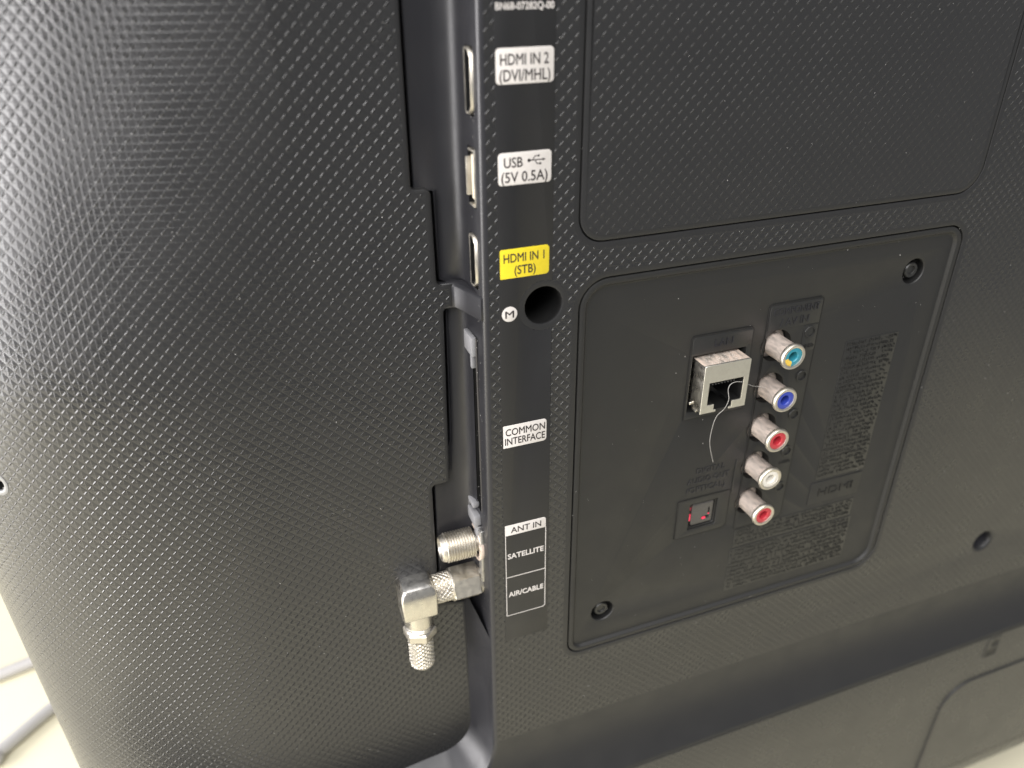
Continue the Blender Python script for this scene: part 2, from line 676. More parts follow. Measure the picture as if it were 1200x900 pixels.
def gutter_section(z):
    o = xe(z)
    pts = [(o + d, y) for d, y in edge_prof()]
    b = xb(z)
    r = min(5.6, (o - b) - 2.4)
    yw = 14.6 - r
    xw = o - 0.35
    ya, yb = (2.3, 7.3) if z > 20 else (5.4, 8.7)
    pts += [(xw - 0.02, ya), (xw - 0.15, yb), (xw - 0.25, max(yw, yb + 0.3))]
    yw = max(yw, yb + 0.3)
    r = 14.6 - yw
    cxx = xw - 0.25 - r
    for i in range(1, 9):
        a = PI / 2 * i / 8
        pts.append((cxx + r * math.cos(a), yw + r * math.sin(a)))
    xl = b + 0.95
    pts.append(((cxx + xl) / 2, 14.2))
    pts += [(xl + 0.25, 13.6), (xl, 13.8), (xl, 24)]
    return [(x, y, z) for x, y in pts]


mb = MB()
def zs(a, b, step):
    n = max(1, int(round(abs(a - b) / step)))
    return [a + (b - a) * i / n for i in range(n + 1)]
PORTS = [(66.2, 80.6), (45.6, 59.4), (25.2, 39.0)]     # openings cut through the wall
zl = sorted(set([ZT, 150, 110, 90, 48.9, 47.9, 24.3] + [z for p in PORTS for z in p]), reverse=True)
up = [gutter_section(z) for z in zl]
n0 = len(mb.f)
mb.grid(up, 0, flip=True)
nc = len(up[0]) - 1
drop = set()
for i in range(len(zl) - 1):
    zm = (zl[i] + zl[i + 1]) / 2
    if any(a < zm < b for a, b in PORTS):
        drop.add(n0 + i * nc + 6)
keep = [i for i in range(len(mb.f)) if i not in drop]
mb.f, mb.m = [mb.f[i] for i in keep], [mb.m[i] for i in keep]
lz = [17.3, 11.0, 0, -12, -24, -37, -40.5, -46.0, -60, -78, -95]
lo = [gutter_section(z) for z in lz]
n0 = len(mb.f)
mb.grid(lo, 0, flip=True)
drop = {n0 + i * nc + 6 for i in range(len(lz) - 1) if -46 < (lz[i] + lz[i + 1]) / 2 < 11}
keep = [i for i in range(len(mb.f)) if i not in drop]
mb.f, mb.m = [mb.f[i] for i in keep], [mb.m[i] for i in keep]
# short straight stretch behind the rib
mb.grid([[(x, y, z) for x, y, _ in gutter_section(24.4)] for z in (24.3, 17.3)], 0, flip=True)
mb.build('port_wall', ['gloss'], tv, 50)

# drafted wall below the ports, running into the rounded bottom of the recess
mb = MB()
rows = []
pp = []
for z in (-95.0, -110, -128):
    pp.append((Vector((xe(z), z)), Vector((1, 0)), Vector((xe(z) - 5.2, z))))
pp += path[9:]
for k, (O, m, I) in enumerate(pp):
    f = flare((O + m * RE).y)
    row = []
    for d, y in edge_prof():
        p = O + m * d
        row.append([p.x, f + y, p.y])
    for t in (0.25, 0.5, 0.75, 1.0, 1.25):
        p = O + (I - O) * t
        row.append([p.x, f + RE + (13 - RE - f) * t, p.y])
    if k == 0:                               # slanted upper end
        for q, r_ in enumerate(row):
            r_[2] += 14.0 * max(0, min(1, (r_[1] - 0.9) / 11))
    rows.append([tuple(r_) for r_ in row])
mb.grid(rows, 0, flip=True)
mb.build('recess_wall', ['gloss'], tv, 50)

# rib that bridges from the side panel to the wall
mb = MB()
e = xe(21)
pts = [(e - 0.35, 0.75), (e - 2.1, 6.2), (e - 3.8, 11.4), (e - 4.6, 12.0), (e - 8.0, 12.02), (e - 8.0, 15.5), (e + 0.4, 15.5), (e + 0.4, 0.75)]
i0 = mb.add([(x, y, 17.5) for x, y in pts]); i1 = mb.add([(x, y, 17.9) for x, y in pts])
rr = [[(x + dx, y + dy, z) for x, y in pts] for z, dx, dy in ((17.4, 0.25, 0.2), (17.7, 0, 0), (23.3, 0, 0), (23.8, 0.25, 0.2), (24.2, 0.75, 0.6))]
mb.v, mb.f, mb.m = [], [], []
ids = mb.grid(rr, 0, True)
mb.face(ids[0][::-1]); mb.face(ids[-1])
mb.build('rib', 'gloss', tv, 40, recalc=True)

# ------------------------------------------------------------------ side panel (left, lower level)
mb = MB()


def arc(cx, cz, r, a0, a1, n=5):
    return [(cx + r * math.cos(math.radians(a0 + (a1 - a0) * i / n)), cz + r * math.sin(math.radians(a0 + (a1 - a0) * i / n))) for i in range(n + 1)]


rb = [(-41.25, ZT + 1.25), (xb(ZT), ZT), (xb(49.6), 50.6)]
rb += arc(xb(49) + 1.0, 50.0, 1.0, 180, 270, 4)              # inside corner of the notch
rb += arc(-10.2, 47.2, 1.8, 90, 0, 5)
rb += [(-8.35, 27.0)]
rb += arc(-6.85, 25.5, 1.5, 180, 270, 4) + [(-4.0, 24.0), (-4.0, 17.6)]
rb += arc(-5.6, 16.2, 1.4, 90, 180, 4)
rb += [(xb(0), 0), (xb(-35), -34.5)]
rb += arc(xb(-35) - 1.6, -36.0, 1.6, 0, -90, 4)
rb += arc(-12.2, -39.0, 1.4, 90, 180, 4)
rb += [(xb(-60), -60), (xb(-82), -84), (-5.5, -86), (-4.8, -150), (-8, -165), (-16, -176), (-41.25, -183.25)]
rb = [p for i, p in enumerate(rb) if i == 0 or (Vector(p) - Vector(rb[i - 1])).length > 1e-4]
# right-hand boundary only carries a smooth margin and a rounded drop; the rest is flush with the curved field
plate(mb, [(rb, [(0, PY + 3.2, 1), (0, PY + 0.5, 1), (0.12, PY + 0.15, 1), (0.4, PY, 1), (1.25, PY, 1)])])
keep = [i for i, f in enumerate(mb.f) if not all(mb.v[q][0] < -39.9 for q in f)]
mb.f, mb.m = [mb.f[i] for i in keep], [mb.m[i] for i in keep]
# outer side: slope grows towards the left edge
holeC = None
zz = sorted([-182 + (ZT + 182) * i / 40 for i in range(41)] + [-27.5 + 0.65 * i for i in range(21)])
grid = []
HC = (-124.3, -20.6)
XK = 125
for z in zz:
    x0 = -59 + max(0, z - 10) * 0.45
    x, y, s = -40.0, PY, 0.0
    row = [(x, y, z, -40.0)]
    step = 1.25
    for i in range(112):
        al = max(0, 0.5 * (x0 - x)) + (0.10 * (-XK - x) ** 2 if x < -XK else 0)
        al = math.radians(min(86, al))
        x -= step * math.cos(al)
        y += step * math.sin(al)
        s += step
        row.append((x, y, z, -40.0 - s))
    grid.append(row)
ids = []
for row in grid:
    r_ = []
    for x, y, z, u in row:
        i = mb.add([(x, y, z)])[0]
        mb.uv[i] = (u, z)
        r_.append(i)
    ids.append(r_)
for i in range(len(ids) - 1):
    for j in range(len(ids[0]) - 1):
        qd = (ids[i][j], ids[i + 1][j], ids[i + 1][j + 1], ids[i][j + 1])
        c_ = [sum(mb.v[q_][k_] for q_ in qd) / 4 for k_ in (0, 2)]
        if math.hypot((c_[0] - HC[0]) / 0.85, c_[1] - HC[1]) < 2.7:
            continue
        mb.face(qd, 0)
side = mb.build('side_panel', ['tex', 'smooth'], tv, 40, XZ)


def side_point(x, z):
    """point and outward normal of the side panel"""
    if x > -40:
        return Vector((x, PY, z)), Vector((0, -1, 0))
    k = min(range(len(zz)), key=lambda q_: abs(zz[q_] - z))
    for a, b in zip(grid[k], grid[k][1:]):
        if a[0] >= x >= b[0]:
            t_ = (a[0] - x) / max(1e-6, a[0] - b[0])
            d_ = Vector((b[0] - a[0], b[1] - a[1], 0)).normalized()
            return Vector((x, a[1] + (b[1] - a[1]) * t_, z)), Vector((-d_.y, d_.x, 0)) * (1 if d_.x < 0 else -1)
    return Vector((x, PY + 30, z)), Vector((-1, 0, 0))


p, n = side_point(*HC)
mb = MB()
lathe(mb, [(3.9, -0.4), (3.8, 0.04), (3.5, 0.12), (2.9, 0.12), (2.6, 0.0), (2.4, -0.5)], p, n, 40)
lathe(mb, [(2.4, -0.5), (2.3, -6.0), (0.01, -6.0)], p, n, 40, 1)
mb.build('screw_hole', ['rim', 'dark'], tv, 40)

# ------------------------------------------------------------------ label strip with port names
hx, hz = hole_c
R6 = 6.9
dz = math.sqrt(R6 ** 2 - (18.45 - hx) ** 2)
a0 = math.degrees(math.atan2(dz, 18.45 - hx))
sl = [(4.0, -96.1), (18.45, -96.1), (18.45, hz - dz)]
sl += arc(hx, hz, R6, -a0, -(360 - a0), 24)
sl += [(18.45, ZT - 2), (4.4, ZT - 2)]
strip = slab('label_strip', sl, -0.09, 'strip', tv, 0.12, 0.04)
LY = -0.09


def port_label(loop, mat, lines, label=None):
    o = slab('port_label', loop, LY - 0.05, mat, tv, 0.06, 0.015)
    if label: o['label'] = label
    for body, x0, x1, z, h in lines:
        text(body, x0, x1, z, h, LY - 0.05, 'black_print', o, ext=0.03, heavy=0.035)
    return o


port_label(rrect(4.5, 18.0, 72.9, 80.2, 0.9, 5), 'white_print',
           [('HDMI IN 2', 5.5, 16.8, 77.95, 2.35), ('(DVI/MHL)', 5.3, 17.2, 74.75, 2.45)], 'white label HDMI IN 2 (DVI/MHL)')
o = port_label(rrect(4.6, 17.7, 51.0, 58.4, 0.9, 5), 'white_print',
               [('USB', 6.0, 10.6, 56.2, 2.35), ('(5V 0.5A)', 5.3, 16.8, 52.9, 2.45)], 'white label USB (5V 0.5A)')
# the trident sign of the socket
mb = MB()
yy = LY - 0.062
def bar(x0, z0, x1, z1, w):
    d = Vector((x1 - x0, z1 - z0)).normalized()
    nn = Vector((-d.y, d.x)) * w / 2
    mb.face(mb.add([(x0 - nn.x, yy, z0 - nn.y), (x1 - nn.x, yy, z1 - nn.y), (x1 + nn.x, yy, z1 + nn.y), (x0 + nn.x, yy, z0 + nn.y)]))
bar(12.3, 56.3, 15.6, 56.3, 0.26)
bar(13.0, 56.35, 13.7, 57.25, 0.22); bar(13.7, 57.2, 14.4, 57.2, 0.22)
bar(13.6, 56.25, 14.2, 55.35, 0.22); bar(14.2, 55.4, 14.9, 55.4, 0.22)
mb.face(mb.add([(x, yy, z) for x, z in circle(12.15, 56.3, 0.42, 14)]))
mb.face(mb.add([(x, yy, z) for x, z in circle(14.5, 57.2, 0.27, 12)]))
mb.face(mb.add([(x, yy, z) for x, z in rrect(14.7, 15.2, 55.15, 55.65, 0.01, 1)]))
mb.face(mb.add([(15.5, yy, 55.95), (16.3, yy, 56.3), (15.5, yy, 56.65)]))
mb.build('trident_sign', 'black_print', o, 30)
port_label(rrect(4.6, 17.45, 28.2, 35.7, (0.2, 1.0, 0.9, 0.5), 5), 'yellow_print',
           [('HDMI IN 1', 5.5, 16.2, 33.45, 2.3), ('(STB)', 8.3, 13.9, 30.3, 2.3)], 'yellow label HDMI IN 1 (STB)')
port_label(circle(6.9, 18.7, 2.05, 32), 'white_print', [('M', 5.7, 8.1, 18.7, 2.0)], 'round white label M')
port_label(rrect(4.55, 17.3, -21.4, -14.2, (0.1, 1.0, 0.9, 0.2), 5), 'white_print',
           [('COMMON', 5.2, 16.9, -16.35, 2.3), ('INTERFACE', 5.0, 16.9, -19.3, 2.3)], 'white label COMMON INTERFACE')
o = port_label(rrect(4.5, 17.5, -52.6, -48.75, (0.05, 0.05, 0.9, 0.1), 5), 'white_print',
               [('ANT IN', 6.3, 16.0, -50.7, 2.15)], 'white label ANT IN above two framed names')
mb = MB()
lw = 0.22
plate(mb, [(rrect(4.5, 17.6, -85.2, -52.6, (0.1, 1.0, 0.05, 0.1), 5), [(0, LY + 0.01, 0), (0, LY - 0.04, 0), (0.005, LY - 0.045, 0)]),
           (rrect(4.5 + lw, 17.6 - lw, -68.95, -52.61, (0.05,) * 4, 5), [(0, LY + 0.01, 0), (0, LY - 0.045, 0)]),
           (rrect(4.5 + lw, 17.6 - lw, -85.2 + lw, -69.2, (0.05, 0.8, 0.05, 0.05), 5), [(0, LY + 0.01, 0), (0, LY - 0.045, 0)])])
mb.build('frame_line', 'white_print', o, 30)
text('SATELLITE', 5.2, 16.9, -60.7, 2.0, LY, 'white_print', o, ext=0.045, heavy=0.06)
text('AIR/CABLE', 5.3, 16.9, -76.2, 2.0, LY, 'white_print', o, ext=0.045, heavy=0.06)
text('BN68-07282Q-00', 4.7, 17.9, 88.2, 1.45, LY, 'white_print', strip, ext=0.03, heavy=0.03)

# ------------------------------------------------------------------ sockets in the port wall


def pocket(mb, z0, z1, y0, y1, depth, m=0):
    xo = xe((z0 + z1) / 2) - 0.35
    r = [[(x, y, z) for y, z in ((y0, z0), (y1, z0), (y1, z1), (y0, z1))] for x in (xo + 0.05, xo + depth)]
    ids = mb.grid(r, m, True)
    mb.face(ids[1], m)


def hdmi_port(z0, z1):
    """D-shaped shell inside an opening of the wall, facing -x"""
    t = empty('hdmi_port', (0, 0, 0), tv)
    xo = xe((z0 + z1) / 2) - 0.5
    y0, y1 = 2.5, 7.15
    a, b = z0 + 0.25, z1 - 0.25
    poly = [(y0, a + 1.8), (y0, b - 1.8), (y0 + 1.6, b - 0.5), (y0 + 2.4, b), (y1 - 0.5, b), (y1, b - 0.5), (y1, a + 0.5), (y1 - 0.5, a), (y0 + 2.4, a), (y0 + 1.6, a + 0.5)]
    k = 1 if sarea(poly) > 0 else -1
    inn = inset(poly[::k], 0.55)[::k]
    mb = MB()
    mb.grid([[(x, y, z) for y, z in p] for x, p in ((xo + 4, poly), (xo - 0.30, poly), (xo - 0.42, [((p[0] * 5 + q[0]) / 6, (p[1] * 5 + q[1]) / 6) for p, q in zip(poly, inn)]),
                                                    (xo - 0.36, inn), (xo + 4, inn))], 0, True, lambda i, j: 1 if i == 3 else 0)  # inner face of the metal shell coloured black to stand for shade
    mb.build('shell', ['pale_nickel', 'dark'], t, 40, recalc=True)
    mb = MB()
    pocket(mb, z0, z1, 2.3, 7.3, 4.2)
    mb.build('opening', 'dark', t, 40)
    mb = MB()
    box(mb, xo + 0.25, xo + 4, 4.0, 5.5, a + 1.6, b - 1.6, 0.1)
    mb.build('contact_tongue', 'dark', t, 40)
    return t


hdmi_port(*PORTS[0])
hdmi_port(*PORTS[2])

# usb socket
t = empty('usb_port', (0, 0, 0), tv)
z0, z1 = PORTS[1]
xo = xe((z0 + z1) / 2) - 0.5
mb = MB()
pocket(mb, z0, z1, 2.3, 7.3, 4.2)
mb.build('opening', 'dark', t)
mb = MB()
box(mb, xo - 0.75, xo + 4, 6.6, 7.25, z0 + 2.4, z1 - 2.4, 0.12)
box(mb, xo - 0.15, xo + 4, 2.4, 2.8, z0 + 0.3, z1 - 0.3, 0.08)
box(mb, xo - 0.35, xo + 4, 2.9, 6.2, z1 - 0.8, z1 - 0.3, 0.1)
box(mb, xo - 0.35, xo + 4, 2.9, 6.4, z0 + 0.3, z0 + 0.8, 0.1)
mb.build('shell', 'pale_nickel', t, 40)
mb = MB()
box(mb, xo + 0.3, xo + 4, 4.2, 5.9, z0 + 1.8, z1 - 1.8, 0.1)
mb.build('contact_tongue', 'ivory', t, 40)

# card slot of the common interface
t = empty('card_slot', (0, 0, 0), tv)
xo = xe(-15) - 0.38
mb = MB()
box(mb, xo - 0.22, xo + 0.15, 4.6, 5.4, -46, 11, 0.1)
mb.build('slot_lip', 'shutter', t, 40)
mb = MB()
for ids_ in [mb.grid([[(xe(z_) - 0.3 + d_, y_, z_) for y_, z_ in ((5.4, -46), (8.7, -46), (8.7, 11), (5.4, 11))] for d_ in (0, 9)], 0, True)]:
    mb.face(ids_[1])
mb.build('opening', 'dark', t)
mb = MB()
box(mb, xo - 1.3, xo + 0.2, 5.0, 12.0, 5.6, 11.2, 0.45)
box(mb, xo - 1.0, xo + 0.2, 6.4, 7.8, 1.6, 5.8, 0.25)
mb.build('card_guide', 'white_plastic', t, 40)
mb = MB()
box(mb, xo - 2.0, xo + 0.2, 8.2, 14.4, -46.4, -44.4, 0.5)
box(mb, xo - 2.0, xo + 0.2, 12.4, 14.4, -48.6, -45.0, 0.5)
box(mb, xo - 2.2, xo + 0.2, 6.2, 14.4, -52.4, -48.0, 0.5)
box(mb, xo - 1.6, xo + 0.2, 6.2, 9.4, -56.4, -51.0, 0.4)
mb.build('card_guide', 'white_plastic', t, 40)

# threaded satellite socket
AY = 10.0
ZS = -60.2
t = empty('satellite_connector', (0, 0, 0), tv)
tag(t, 'bare threaded antenna socket beside the SATELLITE name')
mb = MB()
pr = [(3.3, -0.8), (3.3, 1.9), (4.35, 2.0)]
h = 2.0
while h < 10.6:
    pr += [(4.70, h + 0.22), (4.70, h + 0.42), (4.22, h + 0.66), (4.22, h + 0.82)]
    h += 0.84
pr += [(4.3, 11.2), (4.1, 11.9), (3.75, 12.4), (3.5, 12.55), (3.25, 12.45), (3.1, 12.0), (2.9, 11.6), (0.5, 11.55), (0.45, 11.2), (0.01, 11.1)]
lathe(mb, pr, (xe(ZS), AY, ZS), (-1, 0, 0), 48)
mb.build('threaded_barrel', 'pale_nickel', t, 45)
mb = MB()
lathe(mb, [(6.3, -0.2), (6.5, 0.5), (6.2, 1.1), (5.2, 1.3), (4.9, 0.9), (4.9, 0.0)], (xe(ZS) - 0.2, AY, ZS), (-1, 0, 0), 40)
mb.build('flange', 'dusttop', t, 45)
mb = MB()
box(mb, xe(ZS) - 1.1, xe(ZS) + 0.2, 4.2, 7.2, -72.5, -52.5, 0.3)
mb.build('mounting_tab', 'dull', t, 45)

# ------------------------------------------------------------------ connector plate
FY = 1.05
mb = MB()
lp = inset(plate_loop, 0.38)
rim = [(0, 5, 1), (0, 0.5, 1), (0.15, 0.16, 1), (0.45, 0.04, 1), (1.5, 0.04, 1), (1.7, 0.12, 1), (2.35, 0.95, 1), (2.6, FY, 1), (3.0, FY, 0)]
RX = 92.0
RZ = [-5.6 - 14.6 * i for i in range(5)]
RH = [(RX + 0.5, z - 0.3) for z in RZ]
sc = [(140.4, 11.0), (39.2, -96.5)]
hc = lambda d=5: [(0, FY + d, 1), (0, FY + 0.35, 1), (0.12, FY + 0.1, 1), (0.4, FY, 1)]
lan_hole = rrect(63.3, 81.6, -23.2, -4.2, 0.3, 3)
opt_hole = rrect(69.0, 79.7, -70.4, -59.6, 0.4, 3)
loops = [(lp, rim), (lan_hole, hc()), (opt_hole, hc())]
for x, z in RH: loops.append((circle(x, z, 5.2, 36), hc()))
for x, z in sc: loops.append((circle(x, z, 4.0, 32), [(0, FY + 5, 1), (0, FY + 0.5, 1), (0.25, FY + 0.12, 1), (0.6, FY, 1)]))
plate(mb, loops)
cplate = mb.build('connector_plate', ['plate', 'plate'], tv, 28)

mb = MB()                                    # dark back board seen through the openings
box(mb, 60, 110, FY + 4.6, FY + 5.6, -76, 4)
mb.build('inner_board', 'dark', cplate)
for x, z in sc:
    mb = MB()
    lathe(mb, [(4.0, 0.4), (3.9, 3.2), (3.0, 3.2)], (x, FY, z), (0, 1, 0), 32)
    lathe(mb, [(0.3, 1.5), (1.3, 1.5), (1.5, 1.0), (2.25, 0.95), (2.5, 1.3), (2.5, 3.2), (2.0, 3.2)], (x, FY, z), (0, 1, 0), 32, 1)
    lathe(mb, [(0.01, 1.5), (0.3, 1.5)], (x, FY, z), (0, 1, 0), 16, 1)
    mb.build('screw', ['dark', 'darkslab'], cplate, 30)


def outline(loop, w, dep, parent, name='moulded_line', mat='dark'):
    """thin recessed-looking bead that frames a field"""
    mb = MB()
    plate(mb, [(loop, [(0, FY + 0.02, 0), (0.02, FY - dep, 0), (w * 0.4, FY - dep, 0)]),
               (inset(loop if sarea(loop) > 0 else loop[::-1], w), [(0, FY + 0.02, 0), (0.02, FY - dep, 0)])])
    return mb.build(name, mat, parent, 30)


def field(x0, x1, z0, z1, r, mat='darkslab', th=0.22, holes=()):
    return slab('moulded_field', rrect(x0, x1, z0, z1, r, 4), FY - th, mat, cplate, th + 0.02, 0.12, holes)


# LAN field
f = field(62.4, 83.6, -26.0, 2.2, (0.4, 0.4, 1.2, 1.2), holes=[lan_hole])
f2 = slab('title_bar', rrect(63.0, 83.0, -3.6, 1.7, (0.1, 0.1, 0.9, 0.9), 4), FY - 0.36, 'darkslab', cplate, 0.16, 0.1)
text('LAN', 70.2, 76.4, -0.9, 2.4, FY - 0.36, 'gloss', f2, ext=0.2, bold=0.0)
# component / AV field
rh = [circle(x, z, 5.2, 36) for x, z in RH]
f = field(87.8, 107.4, -75.4, 8.0, (0.3, 2.5, 1.2, 1.4), 'plate', 0.2, rh)
f2 = slab('title_bar', rrect(88.3, 106.9, -0.4, 7.5, (0.1, 0.1, 0.9, 0.9), 4), FY - 0.36, 'darkslab', cplate, 0.18, 0.1)
text('COMPONENT', 89.4, 106.0, 5.4, 2.3, FY - 0.36, 'gloss', f2, ext=0.2, bold=0.0)
text('/ AV IN', 92.4, 102.6, 1.8, 2.5, FY - 0.36, 'gloss', f2, ext=0.2, bold=0.0)
f2 = slab('title_bar', rrect(101.6, 106.9, -9.6, -0.8, 0.2, 3), FY - 0.34, 'darkslab', cplate, 0.16, 0.08)
for i, z in enumerate((-3.2, -18.5, -32.6, -46.8, -61.5)):
    o = None
    mb = MB()
    xx = 104.2
    plate(mb, [(circle(xx, z, 2.0, 24), [(0, FY - 0.1, 0), (0.05, FY - 0.55, 0), (0.1, FY - 0.6, 0)]), (circle(xx, z, 1.45, 24), [(0, FY - 0.1, 0), (0.05, FY - 0.6, 0)])])
    mb.build('moulded_symbol', 'darkslab', cplate, 40)
text('VIDEO', 102.1, 106.4, -7.9, 1.2, FY - 0.34, 'plate', cplate, ext=0.2)
text('AUDIO', 102.1, 106.4, -51.2, 1.2, FY - 0.2, 'plate', cplate, ext=0.2)
outline(rrect(62.4, 83.6, -26.0, 2.2, (0.4, 0.4, 1.2, 1.2), 4), 0.34, 0.25, cplate)
outline(rrect(87.8, 107.4, -75.4, 8.0, (0.3, 2.5, 1.2, 1.4), 4), 0.34, 0.25, cplate)
outline(rrect(64.3, 84.4, -73.2, -57.3, (0.3, 2.0, 0.4, 0.4), 4), 0.32, 0.24, cplate)
# digital audio field
f = field(64.3, 84.4, -73.2, -57.3, (0.3, 2.0, 0.4, 0.4), 'plate', 0.18, [opt_hole])
for body, x0, x1, z in (('DIGITAL', 70.0, 80.6, -46.6), ('AUDIO OUT', 67.0, 82.6, -50.2), ('(OPTICAL)', 67.0, 81.6, -53.8)):
    text(body, x0, x1, z, 2.2, FY, 'gloss', cplate, ext=0.2, bold=0.0)
mb = MB()
box(mb, 84.55, 84.95, FY - 0.3, FY + 0.1, -58.6, -45.6, 0.08)
mb.build('moulded_line', 'darkslab', cplate, 40)


def small_print(name, x0, x1, z0, z1, rowh, hgt, seed, mat='plate'):
    """rows of tiny raised characters, too small to read"""
    rnd = random.Random(seed)
    mb = MB()
    z = z1 - rowh * 0.7
    while z > z0 + rowh * 0.3:
        x = x0 + 0.5
        while x < x1 - 0.8:
            if rnd.random() < 0.14:
                x += rnd.uniform(0.5, 1.2)
                continue
            w = rnd.uniform(0.35, 0.75)
            for k in range(2):
                sx, sz = rnd.uniform(0, w * 0.5), rnd.uniform(-hgt * 0.5, hgt * 0.2)
                a, b = (0.16, rnd.uniform(0.5, 1) * hgt) if rnd.random() < 0.55 else (w * 0.7, 0.17)
                box(mb, x + sx, x + sx + a, FY - 0.34, FY - 0.12, z + sz, min(z + sz + b, z + hgt * 0.7))
            x += w + 0.28
        z -= rowh
    return tag(mb.build(name, mat, cplate, 30), kind='stuff')


for (x0, x1, z0, z1, rh_, hg, nm) in ((119.6, 140.6, -63.0, -9.4, 1.75, 1.1, 'a'), (88.8, 139.6, -83.8, -76.0, 1.8, 1.15, 'b'), (88.0, 140.6, -104.2, -84.6, 1.9, 1.2, 'c')):
    slab('moulded_field', rrect(x0, x1, z0, z1, 0.15, 2), FY - 0.14, 'darkslab', cplate, 0.16, 0.06)
    small_print('small_raised_print', x0, x1, z0, z1, rh_, hg, hash(z0) & 255)
f = slab('moulded_field', rrect(118.2, 140.4, -73.6, -64.3, 0.2, 2), FY - 0.3, 'plate', cplate, 0.32, 0.1)
text('HDMI', 122.0, 137.0, -68.9, 3.2, FY - 0.3, 'dark', f, ext=0.22, bold=0.0)

# ------------------------------------------------------------------ LAN socket
t = empty('lan_port', (0, 0, 0), tv)
yF = -4.6
x0, x1, z0, z1 = 64.3, 79.8, -21.0, -5.1
opn = [(66.3, -18.4), (68.8, -18.4), (68.8, -20.4), (69.6, -20.4), (69.6, -21.6), (74.2, -21.6), (74.2, -20.4), (75.0, -20.4), (75.0, -18.4), (78.1, -18.4), (78.1, -10.9), (66.3, -10.9)]
fo = [(x0, z0), (69.6, z0), (69.6, -20.3), (68.8, -20.3), (68.8, -18.4), (66.4, -18.4), (66.4, -10.9), (78.1, -10.9), (78.1, -18.4), (75.0, -18.4), (75.0, -20.3), (74.2, -20.3), (74.2, z0), (x1, z0)]
fo += arc(x1 - 0.5, z1 - 0.5, 0.5, 0, 90, 3) + arc(x0 + 0.5, z1 - 0.5, 0.5, 90, 180, 3)
mb = MB()
plate(mb, [(fo, [(0, yF + 0.5, 0), (0, yF + 0.08, 0), (0.06, yF, 0)])])
mb.build('front_shield', 'tin', t, 30)
mb = MB()
box(mb, x0 + 0.1, x1 - 0.1, yF + 0.35, FY + 4.5, z1 - 0.75, z1 - 0.12, 0.12)
mb.build('top_shield', 'dusttop', t, 40)
mb = MB()
box(mb, x0 + 0.02, x0 + 0.6, yF + 0.3, FY + 4.5, z0 + 0.3, z1 - 0.2, 0.12)
mb.build('side_shield', 'nickel', t, 40)
mb = MB()
box(mb, x1 - 0.6, x1 - 0.02, yF + 0.3, FY + 4.5, z0 + 0.3, z1 - 0.2, 0.12)
mb.build('side_shield', 'nickel', t, 40)
mb = MB()
lathe(mb, [(0.5, 0), (0.5, 0.5), (0.3, 0.7), (0.01, 0.7)], (x0, 0.6, z0 + 1.2), (-1, 0, 0), 14)
box(mb, x0 - 0.35, x0 + 0.2, -2.6, -0.6, z0 - 0.2, z0 + 0.5, 0.15)
mb.build('spring_tab', 'nickel', t, 40)
mb = MB()                                    # inside of the jack
xa, xb_ = 66.5, 78.0
for s in (0, 1):
    xx = xa - 0.4 if s == 0 else xb_ + 0.1
    box(mb, xx, xx + 0.3, yF + 0.4, FY + 4.3, -19.4, -10.6)
box(mb, xa - 0.4, xb_ + 0.4, yF + 0.4, FY + 4.3, -10.8, -10.4)
box(mb, xa - 0.4, 68.9, yF + 0.4, FY + 4.3, -18.9, -18.45)
box(mb, 74.9, xb_ + 0.4, yF + 0.4, FY + 4.3, -18.9, -18.45)
box(mb, 68.7, 75.1, yF + 0.6, FY + 4.3, -21.0, -20.5)
box(mb, xa, xb_, FY + 3.9, FY + 4.3, -20, -10.5)
mb.build('jack_body', 'dark', t, 40)
for i in range(8):
    mb = MB()
    xx = 68.3 + i * 1.05
    tube(mb, [(xx, yF + 1.2, -12.2), (xx, yF + 2.2, -12.4), (xx, FY + 3.6, -15.2)], 0.17, 6)
    mb.build('contact_pin', 'dull', t, 60)

# ------------------------------------------------------------------ RCA sockets
cols5 = ['cyan', 'blue', 'red', 'white', 'red']
for k, z in enumerate(RZ):
    t = empty('phono_socket', (RX, FY, z), tv)
    t['label'] = ['phono socket with teal and yellow ring', 'phono socket with blue ring', 'upper phono socket with red ring', 'phono socket with white ring', 'lowest phono socket with red ring'][k]
    mb = MB()
    rnd = random.Random(k)
    lathe(mb, [(5.1, 2.6), (4.6, 2.2), (3.5, 2.2), (3.45, -4.6), (3.5, -7.2), (3.55, -7.6)], (0, 0, 0), (0, 1, 0), 40)
    lathe(mb, [(3.5, -7.4), (4.0, -7.7), (4.12, -8.1), (4.08, -8.7), (3.85, -9.05), (3.35, -9.1), (3.0, -8.95), (2.92, -8.6)], (0, 0, 0), (0, 1, 0), 40, 1)
    mb.build('barrel', ['dusty', 'pale_nickel'], t, 40)
    mb = MB()
    def mf(i, j):
        a = (j + 0.5) / 40 * 360
        return 1 if (k == 0 and 190 < a < 262) else 0
    lathe(mb, [(2.95, -8.72), (2.75, -8.8), (1.75, -8.78), (1.5, -8.5), (1.45, -5.0)], (0, 0, 0), (0, 1, 0), 40, 0, mf)
    mb.build('insulator_ring', [cols5[k], 'yellow'], t, 40)
    mb = MB()
    lathe(mb, [(1.5, -5.0), (0.01, -5.0)], (0, 0, 0), (0, 1, 0), 24)
    mb.build('inner_contact', 'dark', t, 40)

